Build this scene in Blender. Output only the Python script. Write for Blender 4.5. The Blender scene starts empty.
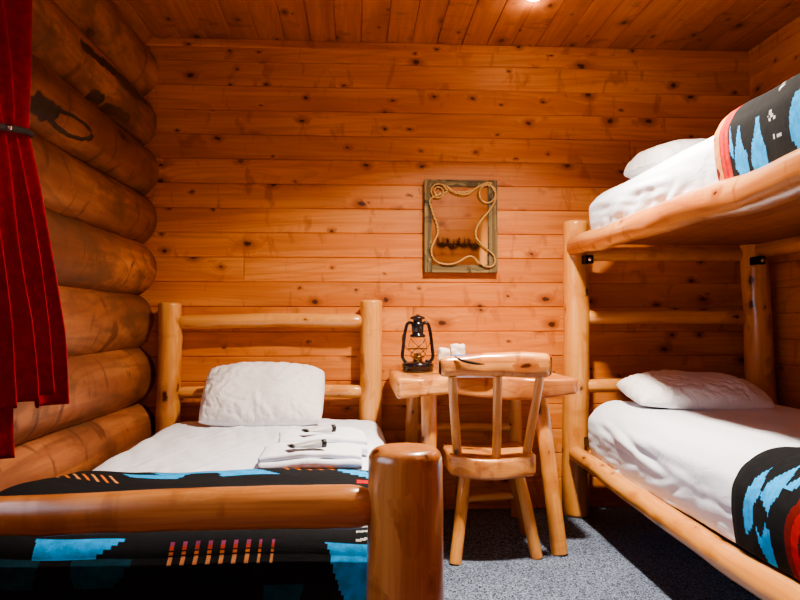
import bpy, math, random
from mathutils import Vector, Matrix, noise as mn
random.seed(7)
C = bpy.context.scene.collection
PI = math.pi

# ------------------------------------------------------------------ helpers
def mesh(name, V, F, mat, parent=None, wc=None, smooth=True, col=None, fmat=None):
    me = bpy.data.meshes.new(name)
    me.from_pydata([tuple(v) for v in V], [], F)
    if wc is not None:
        a = me.attributes.new('wc', 'FLOAT_VECTOR', 'POINT')
        a.data.foreach_set('vector', [c for w in wc for c in w])
    if col is not None:                       # one colour per face
        a = me.color_attributes.new('col', 'FLOAT_COLOR', 'CORNER')
        buf = []
        for i, f in enumerate(F):
            c = col[i]
            buf += [c[0], c[1], c[2], 1.0] * len(f)
        a.data.foreach_set('color', buf)
    for m in (mat if isinstance(mat, (list, tuple)) else [mat]):
        me.materials.append(m)
    if fmat:
        me.polygons.foreach_set('material_index', fmat)
    me.polygons.foreach_set('use_smooth', [bool(smooth)] * len(F))
    me.update()
    o = bpy.data.objects.new(name, me)
    C.objects.link(o)
    if parent is not None:
        o.parent = parent
        o.matrix_parent_inverse = Matrix.Translation(-Vector(parent.location))
    return o

def tag(o, label, cat, group=None):
    o['label'] = label; o['category'] = cat
    if group: o['group'] = group
    return o

def thing(name, label, cat, loc, group=None):
    o = bpy.data.objects.new(name, None); C.objects.link(o)
    o.location = loc; o.empty_display_size = .05
    return tag(o, label, cat, group)

def struct(o):
    o['kind'] = 'structure'; return o

class MB:
    def __init__(s): s.V = []; s.F = []; s.W = []
    def add(s, V, F, W=None):
        n = len(s.V); s.V += [tuple(v) for v in V]
        s.F += [tuple(i + n for i in f) for f in F]
        s.W += [tuple(w) for w in (W if W is not None else V)]
    def build(s, name, mat, parent=None, smooth=True, **k):
        return mesh(name, s.V, s.F, mat, parent, wc=s.W, smooth=smooth, **k)

def roff():
    return Vector((random.uniform(-20, 20), random.uniform(-20, 20), random.uniform(-20, 20)))

def loft(rings, W=None, closed=True, cap=True):
    n = len(rings[0]); V = [p for r in rings for p in r]; F = []
    m = n if closed else n - 1
    for i in range(len(rings) - 1):
        for j in range(m):
            k = (j + 1) % n
            F.append((i * n + j, i * n + k, (i + 1) * n + k, (i + 1) * n + j))
    if cap:
        F.append(tuple(range(n - 1, -1, -1)))
        b = (len(rings) - 1) * n
        F.append(tuple(range(b, b + n)))
    return V, F

def log_geo(p0, p1, r0, r1, wob=.05, dome=.3, nseg=28, step=.02, ax=.004, squash=(1, 1), seed=None, bumps=0, taper_end=0):
    """peeled log from p0 to p1: tapering, slightly crooked, knobbly, with rounded ends"""
    rs = random.Random(seed if seed is not None else random.random())
    p0, p1 = Vector(p0), Vector(p1); d = p1 - p0; L = d.length; d.normalize()
    up = Vector((0, 0, 1)) if abs(d.z) < .8 else Vector((0, 1, 0))
    a = d.cross(up).normalized(); b = a.cross(d).normalized()
    so = Vector([rs.uniform(-50, 50) for _ in range(3)])
    ts = []
    rr = dome * min(r0, r1)
    for i in range(6):
        q = i / 6 * PI / 2
        ts.append((rr * (1 - math.cos(q)) * 1.0, rr * (1 - math.sin(q))))
    n = max(4, int((L - 2 * rr) / step))
    for i in range(n + 1):
        ts.append((rr + (L - 2 * rr) * i / n, 0))
    for i in range(5, -1, -1):
        q = i / 6 * PI / 2
        ts.append((L - rr * (1 - math.cos(q)), rr * (1 - math.sin(q))))
    bl = [(rs.uniform(0, L), rs.uniform(0, 2 * PI), rs.uniform(.5, 1)) for _ in range(bumps)]
    rings, W = [], []
    off = Vector([rs.uniform(-20, 20) for _ in range(3)])
    for t, ins in ts:
        r = r0 + (r1 - r0) * t / L
        cx = mn.noise(so + Vector((t * 2.2, 0, 0))) * ax * 2
        cy = mn.noise(so + Vector((t * 2.2, 9, 0))) * ax * 2
        tp = 1
        if taper_end:
            e = min(t, L - t)
            tp = 1 - taper_end * (1 - min(1, e / (r * 1.3))) ** 2
        ring = []
        for j in range(nseg):
            th = 2 * PI * j / nseg
            c, s_ = math.cos(th), math.sin(th)
            k = 1 + wob * mn.noise(so + Vector((t * 5, c * 1.2, s_ * 1.2))) + wob * .35 * mn.noise(so + Vector((t * 16, c * 3, s_ * 3)))
            for (bt, bth, bh) in bl:
                dd = ((t - bt) / .028) ** 2 + (((th - bth + PI) % (2 * PI) - PI) * r / .022) ** 2
                if dd < 6: k += .09 * bh * math.exp(-dd)
            R = (r * k * tp - ins)
            p = p0 + d * t + a * (cx + R * c * squash[0]) + b * (cy + R * s_ * squash[1])
            ring.append(p)
            W.append(Vector((t, R * c, R * s_)) + off)
        rings.append(ring)
    V, F = loft(rings)
    return V, F, W

def log(name, parent, p0, p1, r0, r1, mat=None, **k):
    V, F, W = log_geo(p0, p1, r0, r1, **k)
    return mesh(name, V, F, mat or M['pine'], parent, wc=W)

def rrect(w, h, r, n=5):
    """rounded rectangle ring (x,z)"""
    pts = []
    for cx, cz, a0 in ((w / 2 - r, h / 2 - r, 0), (-w / 2 + r, h / 2 - r, 90), (-w / 2 + r, -h / 2 + r, 180), (w / 2 - r, -h / 2 + r, 270)):
        for i in range(n + 1):
            a = math.radians(a0 + 90 * i / n)
            pts.append((cx + r * math.cos(a), cz + r * math.sin(a)))
    return pts

def box_geo(lo, hi, r=.003):
    (x0, y0, z0), (x1, y1, z1) = lo, hi
    r = min(r, (x1 - x0) / 2.01, (y1 - y0) / 2.01, (z1 - z0) / 2.01)
    rings = []
    cx, cy = (x0 + x1) / 2, (y0 + y1) / 2
    for z, ins in ((z0, r), (z0 + r * .3, r * .3), (z0 + r, 0), (z1 - r, 0), (z1 - r * .3, r * .3), (z1, r)):
        rings.append([(cx + p[0], cy + p[1], z) for p in rrect(x1 - x0 - 2 * ins, y1 - y0 - 2 * ins, max(r - ins * .6, r * .4), 2)])
    return loft(rings)

def box(name, parent, lo, hi, mat, r=.003, along=0):
    V, F = box_geo(lo, hi, r); off = roff()
    idx = [(0, 1, 2), (1, 0, 2), (2, 0, 1)][along]
    W = [Vector((v[idx[0]], v[idx[1]], v[idx[2]])) + off for v in V]
    return mesh(name, V, F, mat, parent, wc=W, smooth=False)

def tube_geo(path, r, n=10, closed=False):
    P = [Vector(p) for p in path]; rings = []; m = len(P)
    prev = None
    for i, p in enumerate(P):
        if closed: t = (P[(i + 1) % m] - P[i - 1])
        else: t = P[min(i + 1, m - 1)] - P[max(i - 1, 0)]
        t.normalize()
        if prev is None:
            u = t.orthogonal().normalized()
        else:
            u = (prev - t * prev.dot(t)).normalized()
        prev = u; w = t.cross(u)
        rad = r[i] if isinstance(r, (list, tuple)) else r
        rings.append([p + (u * math.cos(2 * PI * j / n) + w * math.sin(2 * PI * j / n)) * rad for j in range(n)])
    if closed: rings.append(rings[0][:])
    return loft(rings, cap=not closed)

def tube(name, parent, path, r, mat, n=10, closed=False):
    V, F = tube_geo(path, r, n, closed)
    return mesh(name, V, F, mat, parent, wc=V)

def smooth_path(pts, n=8):
    out = []
    P = [Vector(p) for p in pts]
    for i in range(len(P) - 1):
        a, b, c, d = P[max(i - 1, 0)], P[i], P[i + 1], P[min(i + 2, len(P) - 1)]
        for k in range(n):
            t = k / n
            out.append(.5 * ((2 * b) + (c - a) * t + (2 * a - 5 * b + 4 * c - d) * t * t + (3 * b - a - 3 * c + d) * t ** 3))
    out.append(P[-1]); return out

def lathe_geo(prof, c, n=40):
    rings = [[(c[0] + r * math.cos(2 * PI * j / n), c[1] + r * math.sin(2 * PI * j / n), c[2] + z) for j in range(n)] for r, z in prof]
    return loft(rings)

def lathe(name, parent, prof, c, mat, n=40, smooth=True):
    V, F = lathe_geo(prof, c, n)
    return mesh(name, V, F, mat, parent, wc=V, smooth=smooth)

# ------------------------------------------------------------------ materials
M = {}
def newmat(name):
    m = bpy.data.materials.new(name); m.use_nodes = True
    nt = m.node_tree; b = nt.nodes['Principled BSDF']
    return m, nt, b

def N(nt, t, **k):
    n = nt.nodes.new(t)
    for a, v in k.items(): setattr(n, a, v)
    return n

def mixc(nt, fac, a, b, mode='MIX'):
    n = N(nt, 'ShaderNodeMix', data_type='RGBA', blend_type=mode)
    n.clamp_factor = True
    for s, v in ((0, fac), (6, a), (7, b)):
        if hasattr(v, 'is_output') or hasattr(v, 'links'): nt.links.new(v, n.inputs[s])
        else: n.inputs[s].default_value = v if s == 0 else (*v, 1) if len(v) == 3 else v
    return n.outputs[2]

def math_(nt, op, a, b=0, c=None):
    n = N(nt, 'ShaderNodeMath', operation=op)
    for i, v in enumerate((a, b, c)):
        if v is None: continue
        if hasattr(v, 'links'): nt.links.new(v, n.inputs[i])
        else: n.inputs[i].default_value = v
    return n.outputs[0]

def mrange(nt, v, a, b, c=0, d=1, smooth=True):
    n = N(nt, 'ShaderNodeMapRange'); n.interpolation_type = 'SMOOTHSTEP' if smooth else 'LINEAR'
    nt.links.new(v, n.inputs[0])
    for i, x in zip((1, 2, 3, 4), (a, b, c, d)): n.inputs[i].default_value = x
    return n.outputs[0]

def srgb(h):
    h = h.lstrip('#'); v = [int(h[i:i + 2], 16) / 255 for i in (0, 2, 4)]
    return tuple(x / 12.92 if x <= .04045 else ((x + .055) / 1.055) ** 2.4 for x in v)

def wood(name, light, mid, dark, knot, kscale=(3, 3, 6), kth=.10, kkeep=.45, rough=.4, coat=.3, grain=12, bump=.15, smudge=.5, char=False, blotch=.35, contrast=1.0, rings=16, ring_amt=.38, flat=False):
    m, nt, b = newmat(name); L = nt.links.new
    at = N(nt, 'ShaderNodeAttribute', attribute_name='wc'); vec = at.outputs['Vector']
    def mapped(scale, src=vec):
        n = N(nt, 'ShaderNodeVectorMath', operation='MULTIPLY'); L(src, n.inputs[0]); n.inputs[1].default_value = scale
        return n.outputs[0]
    # knots
    wn = N(nt, 'ShaderNodeTexNoise'); wn.inputs['Scale'].default_value = 30; L(vec, wn.inputs['Vector'])
    wsub = N(nt, 'ShaderNodeVectorMath', operation='MULTIPLY_ADD'); L(wn.outputs['Color'], wsub.inputs[0])
    wsub.inputs[1].default_value = (.026, .026, .026); L(vec, wsub.inputs[2])
    vo = N(nt, 'ShaderNodeTexVoronoi', feature='F1'); vo.inputs['Scale'].default_value = 1
    if flat:                                   # boards: knots scattered over the face plane
        vo.voronoi_dimensions = '2D'
        sx = N(nt, 'ShaderNodeSeparateXYZ'); L(mapped(kscale, wsub.outputs[0]), sx.inputs[0])
        cx_ = N(nt, 'ShaderNodeCombineXYZ'); L(sx.outputs[0], cx_.inputs[0]); L(sx.outputs[2], cx_.inputs[1])
        L(cx_.outputs[0], vo.inputs['Vector'])
    else:
        L(mapped(kscale, wsub.outputs[0]), vo.inputs['Vector'])
    sep = N(nt, 'ShaderNodeSeparateColor'); L(vo.outputs['Color'], sep.inputs[0])
    keep = mrange(nt, sep.outputs[0], 1 - kkeep, 1 - kkeep + .02)
    size = math_(nt, 'MULTIPLY_ADD', math_(nt, 'POWER', sep.outputs[1], 1.8), 1.15, .4)
    dist = math_(nt, 'DIVIDE', vo.outputs['Distance'], size)
    core = math_(nt, 'MULTIPLY', mrange(nt, dist, kth * .55, kth, 1, 0), keep)
    halo = math_(nt, 'MULTIPLY', mrange(nt, dist, kth * .6, kth * 3.2, 1, 0), keep)
    # grain, bent around the knots
    comb = N(nt, 'ShaderNodeCombineXYZ')
    bend = math_(nt, 'MULTIPLY', mrange(nt, dist, 0, kth * 5, 1, 0), .03)
    bend = math_(nt, 'MULTIPLY', bend, keep); L(bend, comb.inputs[2]); L(bend, comb.inputs[1])
    add = N(nt, 'ShaderNodeVectorMath', operation='ADD'); L(vec, add.inputs[0]); L(comb.outputs[0], add.inputs[1])
    g1 = N(nt, 'ShaderNodeTexNoise'); g1.inputs['Detail'].default_value = 6; g1.inputs['Scale'].default_value = 1; g1.inputs['Roughness'].default_value = .62
    g1.inputs['Distortion'].default_value = .4
    L(mapped((.9, grain * 1.6, grain * 1.6), add.outputs[0]), g1.inputs['Vector'])
    g2 = N(nt, 'ShaderNodeTexNoise'); g2.inputs['Detail'].default_value = 3; g2.inputs['Scale'].default_value = 1
    L(mapped((3, grain * 9, grain * 9), add.outputs[0]), g2.inputs['Vector'])
    low = N(nt, 'ShaderNodeTexNoise'); low.inputs['Scale'].default_value = 1; low.inputs['Detail'].default_value = 2
    L(mapped((1.1, 2.2, 2.2)), low.inputs['Vector'])
    gm = math_(nt, 'MULTIPLY_ADD', g2.outputs[0], .3, math_(nt, 'MULTIPLY', g1.outputs[0], .7))
    gg = mrange(nt, gm, .5 - .2 / contrast, .5 + .22 / contrast)
    c1 = mixc(nt, gg, mid, light)
    rg = N(nt, 'ShaderNodeTexNoise'); rg.inputs['Scale'].default_value = 1; rg.inputs['Detail'].default_value = 1.5; rg.inputs['Distortion'].default_value = .3
    L(mapped((.35, grain * .42, grain * .45), add.outputs[0]), rg.inputs['Vector'])
    band = math_(nt, 'FRACT', math_(nt, 'MULTIPLY', rg.outputs[0], rings))
    line = math_(nt, 'MULTIPLY', mrange(nt, band, .45, .93), mrange(nt, band, .93, 1.0, 1, 0))
    c1 = mixc(nt, math_(nt, 'MULTIPLY', line, ring_amt), c1, dark)
    c2 = mixc(nt, mrange(nt, low.outputs[0], .35, .75, 0, blotch), c1, dark)
    # dark feathery smudges across the grain
    if smudge:
        sm = N(nt, 'ShaderNodeTexNoise'); sm.inputs['Scale'].default_value = 1; sm.inputs['Detail'].default_value = 5; sm.inputs['Distortion'].default_value = .6
        L(mapped((13, 3, 6)), sm.inputs['Vector'])
        c2 = mixc(nt, mrange(nt, sm.outputs[0], .57, .70, 0, smudge), c2, dark)
    c3 = mixc(nt, math_(nt, 'MULTIPLY', halo, .75), c2, dark)
    c4 = mixc(nt, math_(nt, 'MULTIPLY', core, .9), c3, knot)
    if char:
        ca = N(nt, 'ShaderNodeAttribute', attribute_name='char')
        cn = N(nt, 'ShaderNodeTexNoise'); cn.inputs['Scale'].default_value = 22; cn.inputs['Detail'].default_value = 5; L(vec, cn.inputs['Vector'])
        cf = math_(nt, 'MULTIPLY_ADD', cn.outputs[0], .8, math_(nt, 'SUBTRACT', ca.outputs['Fac'], .42))
        c4 = mixc(nt, mrange(nt, cf, .28, .5, 0, .96), c4, (.008, .006, .005))
        # soot and bark stains
        sn = N(nt, 'ShaderNodeTexNoise'); sn.inputs['Scale'].default_value = 1; sn.inputs['Detail'].default_value = 7; sn.inputs['Roughness'].default_value = .7
        L(mapped((2.2, 5, 5)), sn.inputs['Vector'])
        c4 = mixc(nt, mrange(nt, sn.outputs[0], .46, .64, 0, .7), c4, (.085, .035, .012))
    L(c4, b.inputs['Base Color'])
    b.inputs['Roughness'].default_value = rough
    b.inputs['Coat Weight'].default_value = coat; b.inputs['Coat Roughness'].default_value = .18
    bp = N(nt, 'ShaderNodeBump'); bp.inputs['Strength'].default_value = bump; bp.inputs['Distance'].default_value = .004
    L(math_(nt, 'SUBTRACT', gm, math_(nt, 'MULTIPLY', core, .3)), bp.inputs['Height']); L(bp.outputs[0], b.inputs['Normal'])
    M[name] = m; return m

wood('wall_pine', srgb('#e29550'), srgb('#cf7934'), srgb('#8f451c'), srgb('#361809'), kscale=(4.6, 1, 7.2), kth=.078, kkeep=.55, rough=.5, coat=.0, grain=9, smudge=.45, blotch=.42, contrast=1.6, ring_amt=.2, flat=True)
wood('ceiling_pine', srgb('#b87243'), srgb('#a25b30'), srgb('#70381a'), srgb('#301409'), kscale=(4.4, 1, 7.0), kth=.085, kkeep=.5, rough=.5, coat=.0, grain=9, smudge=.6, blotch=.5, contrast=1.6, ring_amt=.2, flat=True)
wood('log_pine', srgb('#b87544'), srgb('#96552e'), srgb('#5a2d16'), srgb('#180b06'), kscale=(3.2, 6, 6), kth=.12, kkeep=.4, rough=.6, coat=.03, grain=5, smudge=.9, char=True, bump=.9, blotch=.85, contrast=1.9, ring_amt=.35)
wood('pine', srgb('#e8ab62'), srgb('#d9924a'), srgb('#b26c2c'), srgb('#2a1206'), kscale=(8, 15, 15), kth=.19, kkeep=.6, rough=.28, coat=.5, grain=14, smudge=.35, blotch=.4, bump=.1, contrast=1.5, ring_amt=.25, rings=12)
wood('pine_honey', srgb('#d69254'), srgb('#bd743a'), srgb('#8a4a22'), srgb('#2d140a'), kscale=(7, 14, 14), kth=.18, kkeep=.45, rough=.28, coat=.6, grain=16, smudge=.45, blotch=.45, bump=.1, contrast=1.5, ring_amt=.16, rings=12)
wood('slab', srgb('#eaaa66'), srgb('#cd8446'), srgb('#954c28'), srgb('#32140a'), kscale=(8, 15, 15), kth=.15, kkeep=.35, rough=.3, coat=.5, grain=11, smudge=.8, blotch=.9, bump=.12, contrast=1.8, ring_amt=.4, rings=14)
wood('ply', srgb('#a66238'), srgb('#8f4d29'), srgb('#683416'), srgb('#35150a'), kscale=(2, 5, 5), kth=.07, kkeep=.3, rough=.6, coat=0, grain=8, smudge=.5, contrast=1.6)
wood('barnwood', srgb('#a08a5c'), srgb('#6d5735'), srgb('#2c2115'), srgb('#120c08'), kscale=(10, 20, 20), kth=.15, kkeep=.5, rough=.8, coat=0, grain=22, smudge=1.0, bump=.8, blotch=.9, contrast=2.6, ring_amt=.6)

def cloth(name, col, rough=.85, wr=.5, wscale=(6, 6, 6), usecol=False, fuzz=400, sheen=.2, var=.0):
    m, nt, b = newmat(name); L = nt.links.new
    tc = N(nt, 'ShaderNodeTexCoord')
    if usecol:
        a = N(nt, 'ShaderNodeAttribute', attribute_name='col'); cc = a.outputs['Color']
    else:
        r = N(nt, 'ShaderNodeRGB'); r.outputs[0].default_value = (*col, 1); cc = r.outputs[0]
    n1 = N(nt, 'ShaderNodeTexNoise'); n1.inputs['Scale'].default_value = fuzz; n1.inputs['Detail'].default_value = 2; L(tc.outputs['Object'], n1.inputs['Vector'])
    n3 = N(nt, 'ShaderNodeTexNoise'); n3.inputs['Scale'].default_value = fuzz * .2; n3.inputs['Detail'].default_value = 3; L(tc.outputs['Object'], n3.inputs['Vector'])
    if var:
        f = mrange(nt, n3.outputs[0], .3, .7, 1 - var, 1 + var)
        mx = N(nt, 'ShaderNodeVectorMath', operation='SCALE'); L(cc, mx.inputs[0]); L(f, mx.inputs['Scale']); cc = mx.outputs[0]
    L(cc, b.inputs['Base Color'])
    mp = N(nt, 'ShaderNodeVectorMath', operation='MULTIPLY'); L(tc.outputs['Object'], mp.inputs[0]); mp.inputs[1].default_value = wscale
    n2 = N(nt, 'ShaderNodeTexNoise'); n2.inputs['Scale'].default_value = 1; n2.inputs['Detail'].default_value = 5; n2.inputs['Distortion'].default_value = 1.2; L(mp.outputs[0], n2.inputs['Vector'])
    b1 = N(nt, 'ShaderNodeBump'); b1.inputs['Strength'].default_value = wr; b1.inputs['Distance'].default_value = .02; L(n2.outputs[0], b1.inputs['Height'])
    b2 = N(nt, 'ShaderNodeBump'); b2.inputs['Strength'].default_value = .35; b2.inputs['Distance'].default_value = .0015; L(n1.outputs[0], b2.inputs['Height']); L(b1.outputs[0], b2.inputs['Normal'])
    L(b2.outputs[0], b.inputs['Normal'])
    b.inputs['Roughness'].default_value = rough; b.inputs['Sheen Weight'].default_value = sheen
    b.inputs['Specular IOR Level'].default_value = .25
    M[name] = m; return m

cloth('white_sheet', (.78, .83, .94), wr=.35, wscale=(7, 5, 7), sheen=.0)
cloth('pillow_white', (.84, .83, .85), wr=.9, wscale=(9, 9, 7), sheen=.0)
cloth('towel', (.84, .88, .98), wr=.3, wscale=(10, 10, 10), fuzz=500, sheen=.1)
cloth('blanket', (0, 0, 0), wr=.25, wscale=(6, 6, 6), usecol=True, fuzz=250, rough=.95, sheen=.0, var=.18)
cloth('curtain_red', srgb('#a0202d'), wr=.25, wscale=(16, 12, 3), fuzz=260, rough=.9, sheen=.0, var=.15)

def plain(name, col, rough=.5, metal=0, coat=0, emit=None, trans=0, var=0, ior=1.45, spec=None):
    m, nt, b = newmat(name)
    b.inputs['Base Color'].default_value = (*col, 1); b.inputs['Roughness'].default_value = rough
    b.inputs['Metallic'].default_value = metal; b.inputs['Coat Weight'].default_value = coat
    b.inputs['Transmission Weight'].default_value = trans; b.inputs['IOR'].default_value = ior
    n = N(nt, 'ShaderNodeTexNoise'); n.inputs['Scale'].default_value = 60
    mr = mrange(nt, n.outputs[0], .2, .8, max(0, rough - .06), min(1, rough + .06))
    nt.links.new(mr, b.inputs['Roughness'])
    if emit:
        b.inputs['Emission Color'].default_value = (*emit[0], 1); b.inputs['Emission Strength'].default_value = emit[1]
    M[name] = m; return m
plain('black_metal', (.012, .008, .010), .22, 0, .5)
plain('steel_black', (.012, .012, .014), .35, .6)
plain('chrome', (.8, .8, .8), .2, 1)
plain('glass', (1, 1, 1), .02, trans=1, ior=1.3)
plain('pane', (.9, .95, 1), .02, trans=1, ior=1.05)
plain('mirror_glass', (.78, .70, .62), .02, 1)
plain('brass', (.55, .33, .10), .3, 1)
plain('dark_red', (.05, .008, .006), .3, 0, .3)
plain('wick', (.75, .65, .5), .9)
plain('grey_plastic', (.36, .36, .38), .4)
plain('clear_grey', (.55, .55, .57), .35)
plain('cap_black', (.01, .01, .01), .4)
plain('paper', (.85, .74, .62), .8)
plain('paper_white', (.85, .86, .9), .6)
plain('paper_blue', (.08, .14, .42), .6)
plain('iron', (.02, .016, .014), .5, .5)
plain('glow_spot_lens', (1, .9, .75), .5, emit=((1, .80, .55), 8))  # emissive lens of the added ceiling spot
plain('tie_and_shadow', (.012, .01, .012), .6)  # tie colour, kept black to include the shadow at the gather
plain('crack', (.02, .008, .004), .9)
# rope with twisted strands
m, nt, b = newmat('rope'); M['rope'] = m
wv = N(nt, 'ShaderNodeTexWave'); wv.inputs['Scale'].default_value = 45; wv.bands_direction = 'DIAGONAL'; tc = N(nt, 'ShaderNodeTexCoord'); nt.links.new(tc.outputs['Object'], wv.inputs['Vector'])
nt.links.new(mixc(nt, wv.outputs['Fac'], srgb('#8a6230'), srgb('#d8a868')), b.inputs['Base Color']); b.inputs['Roughness'].default_value = .9
# carpet
m, nt, b = newmat('carpet'); M['carpet'] = m; L = nt.links.new
tc = N(nt, 'ShaderNodeTexCoord')
v = N(nt, 'ShaderNodeTexNoise'); v.inputs['Scale'].default_value = 110; v.inputs['Detail'].default_value = 4; v.inputs['Roughness'].default_value = .8; L(tc.outputs['Object'], v.inputs['Vector'])
v2 = N(nt, 'ShaderNodeTexNoise'); v2.inputs['Scale'].default_value = 3; v2.inputs['Detail'].default_value = 3; L(tc.outputs['Object'], v2.inputs['Vector'])
vc = N(nt, 'ShaderNodeTexVoronoi', feature='F1'); vc.inputs['Scale'].default_value = 230; L(tc.outputs['Object'], vc.inputs['Vector'])
vs_ = N(nt, 'ShaderNodeSeparateColor'); L(vc.outputs['Color'], vs_.inputs[0])
c = mixc(nt, mrange(nt, vs_.outputs[0], .15, .95, smooth=False), (.025, .033, .052), (.29, .355, .50))
c = mixc(nt, mrange(nt, v2.outputs[0], .3, .7, 0, .25), c, (.06, .07, .10)); L(c, b.inputs['Base Color'])
bp = N(nt, 'ShaderNodeBump'); bp.inputs['Strength'].default_value = .8; bp.inputs['Distance'].default_value = .006; L(v.outputs[0], bp.inputs['Height']); L(bp.outputs[0], b.inputs['Normal'])
b.inputs['Roughness'].default_value = 1; b.inputs['Specular IOR Level'].default_value = .1

# ------------------------------------------------------------------ the room
XL, XR, YB, YF, ZC = -1.125, 2.19, 3.75, -.14, 2.51
def board_wall(name, a0, a1, place, start, pitch, lo, hi, mat, joints=(), gd=.006, gw=.004, seed=1, wcf=None):
    """tongue-and-groove boards; place(along, across, depth) -> world point"""
    rs = random.Random(seed); mb = MB()
    k0 = int(math.floor((lo - start) / pitch)); k1 = int(math.ceil((hi - start) / pitch))
    for k in range(k0, k1):
        c0 = start + k * pitch; c1 = c0 + pitch
        e0, e1 = max(c0, lo), min(c1, hi)
        if e1 - e0 < .008: continue
        js = [a0] + sorted(j for (kk, j) in joints if kk == k) + [a1]
        for s in range(len(js) - 1):
            b0, b1 = js[s], js[s + 1]
            off = Vector((rs.uniform(-30, 30), rs.uniform(-30, 30), rs.uniform(-30, 30)))
            prof = [(e0, gd), (e0 + .0012, gd), (e0 + gw + .0012, 0), (e1 - gw, 0), (e1, gd)]
            g = 0
            xs = [b0 + (g if s else 0), b0 + (g + .003 if s else .001), b1 - .004, b1 - (g if s < len(js) - 2 else 0)]
            ins = [(gd if s else 0), 0, 0, (gd if s < len(js) - 2 else 0)]
            V, W, F = [], [], []
            for x, i_ in zip(xs, ins):
                for (z, d) in prof:
                    V.append(place(x, z, max(d, i_))); w = Vector((x, max(d, i_), z))
                    W.append(w + off)
            n = len(prof)
            for i in range(3):
                for j in range(n - 1):
                    F.append((i * n + j, i * n + j + 1, (i + 1) * n + j + 1, (i + 1) * n + j))
            mb.add(V, F, W)
    return struct(mb.build(name, mat, smooth=False))

board_wall('wall_back', XL - .2, XR + .02, lambda a, c, d: (a, YB + d, c), 2.395, .1315, -.02, ZC + .01, M['wall_pine'], joints=[(-7, 1.42), (-11, .3), (-4, 1.5), (-13, 1.9), (-9, -.6)], seed=4)
board_wall('wall_right', YF - .02, YB + .02, lambda a, c, d: (XR + d, a, c), 2.36, .1315, -.02, ZC + .01, M['wall_pine'], seed=8)
board_wall('wall_front', XL - .2, XR + .02, lambda a, c, d: (a, YF - d, c), 2.395, .1315, -.02, ZC + .01, M['wall_pine'], seed=12)
# ceiling boards run away from the camera; wood runs along y
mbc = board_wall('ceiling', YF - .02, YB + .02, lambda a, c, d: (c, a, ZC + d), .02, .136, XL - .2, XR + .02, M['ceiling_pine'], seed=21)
a = mbc.data.attributes['wc'];
# a narrow board strip closing the joint between ceiling and back wall
struct(box('trim_1', None, (XL - .1, YB - .012, 2.470), (XR, YB + .004, ZC), M['wall_pine'], r=.003, along=0))
struct(box('trim_2', None, (XR - .014, YF, 2.44), (XR + .004, YB - .013, ZC), M['wall_pine'], r=.003, along=1))
# floor
V, F = [], []
V = [(XL - .2, YF - .02, 0), (XR + .02, YF - .02, 0), (XR + .02, YB + .02, 0), (XL - .2, YB + .02, 0)]
struct(mesh('floor', V, [(0, 1, 2, 3)], M['carpet'], smooth=False))

# left wall of round logs, one per course
def seg_dist(p, a, b):
    a, b, p = Vector(a), Vector(b), Vector(p); ab = b - a
    t = max(0, min(1, (p - a).dot(ab) / ab.dot(ab)))
    return (p - a - ab * t).length
seams = [-.18, .05, .31, .58, .862, 1.145, 1.41, 1.67, 1.92, 2.19, 2.46, 2.72]
WY0, WY1, WZ0, WZ1 = .35, 1.75, .85, 2.0        # window opening
mb = MB(); chars = []
# chars: strokes per log index as ((y,phi_z) polyline, width); z measured in metres of height
strokes = {
 7: [([(2.28, 1.70), (2.34, 1.715), (2.40, 1.725), (2.46, 1.735), (2.51, 1.733)], .030), ([(2.36, 1.74), (2.46, 1.715)], .028),
     ([(2.50, 1.745), (2.63, 1.763), (2.73, 1.764), (2.81, 1.755), (2.83, 1.735)], .0065),
     ([(2.47, 1.712), (2.56, 1.701), (2.67, 1.699), (2.77, 1.71), (2.83, 1.735)], .007), ([(2.82, 1.73), (2.835, 1.735)], .016)],
 8: [([(2.76, 2.08), (2.87, 2.085), (2.99, 2.09)], .020), ([(3.0, 2.10), (3.1, 2.105), (3.2, 2.105)], .026), ([(3.2, 2.10), (3.32, 2.11), (3.45, 2.115)], .040), ([(3.45, 2.11), (3.62, 2.12)], .018),
     ([(2.96, 1.95), (3.06, 1.955)], .022), ([(3.12, 1.945), (3.25, 1.96), (3.38, 1.965)], .020)],
}
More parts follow.
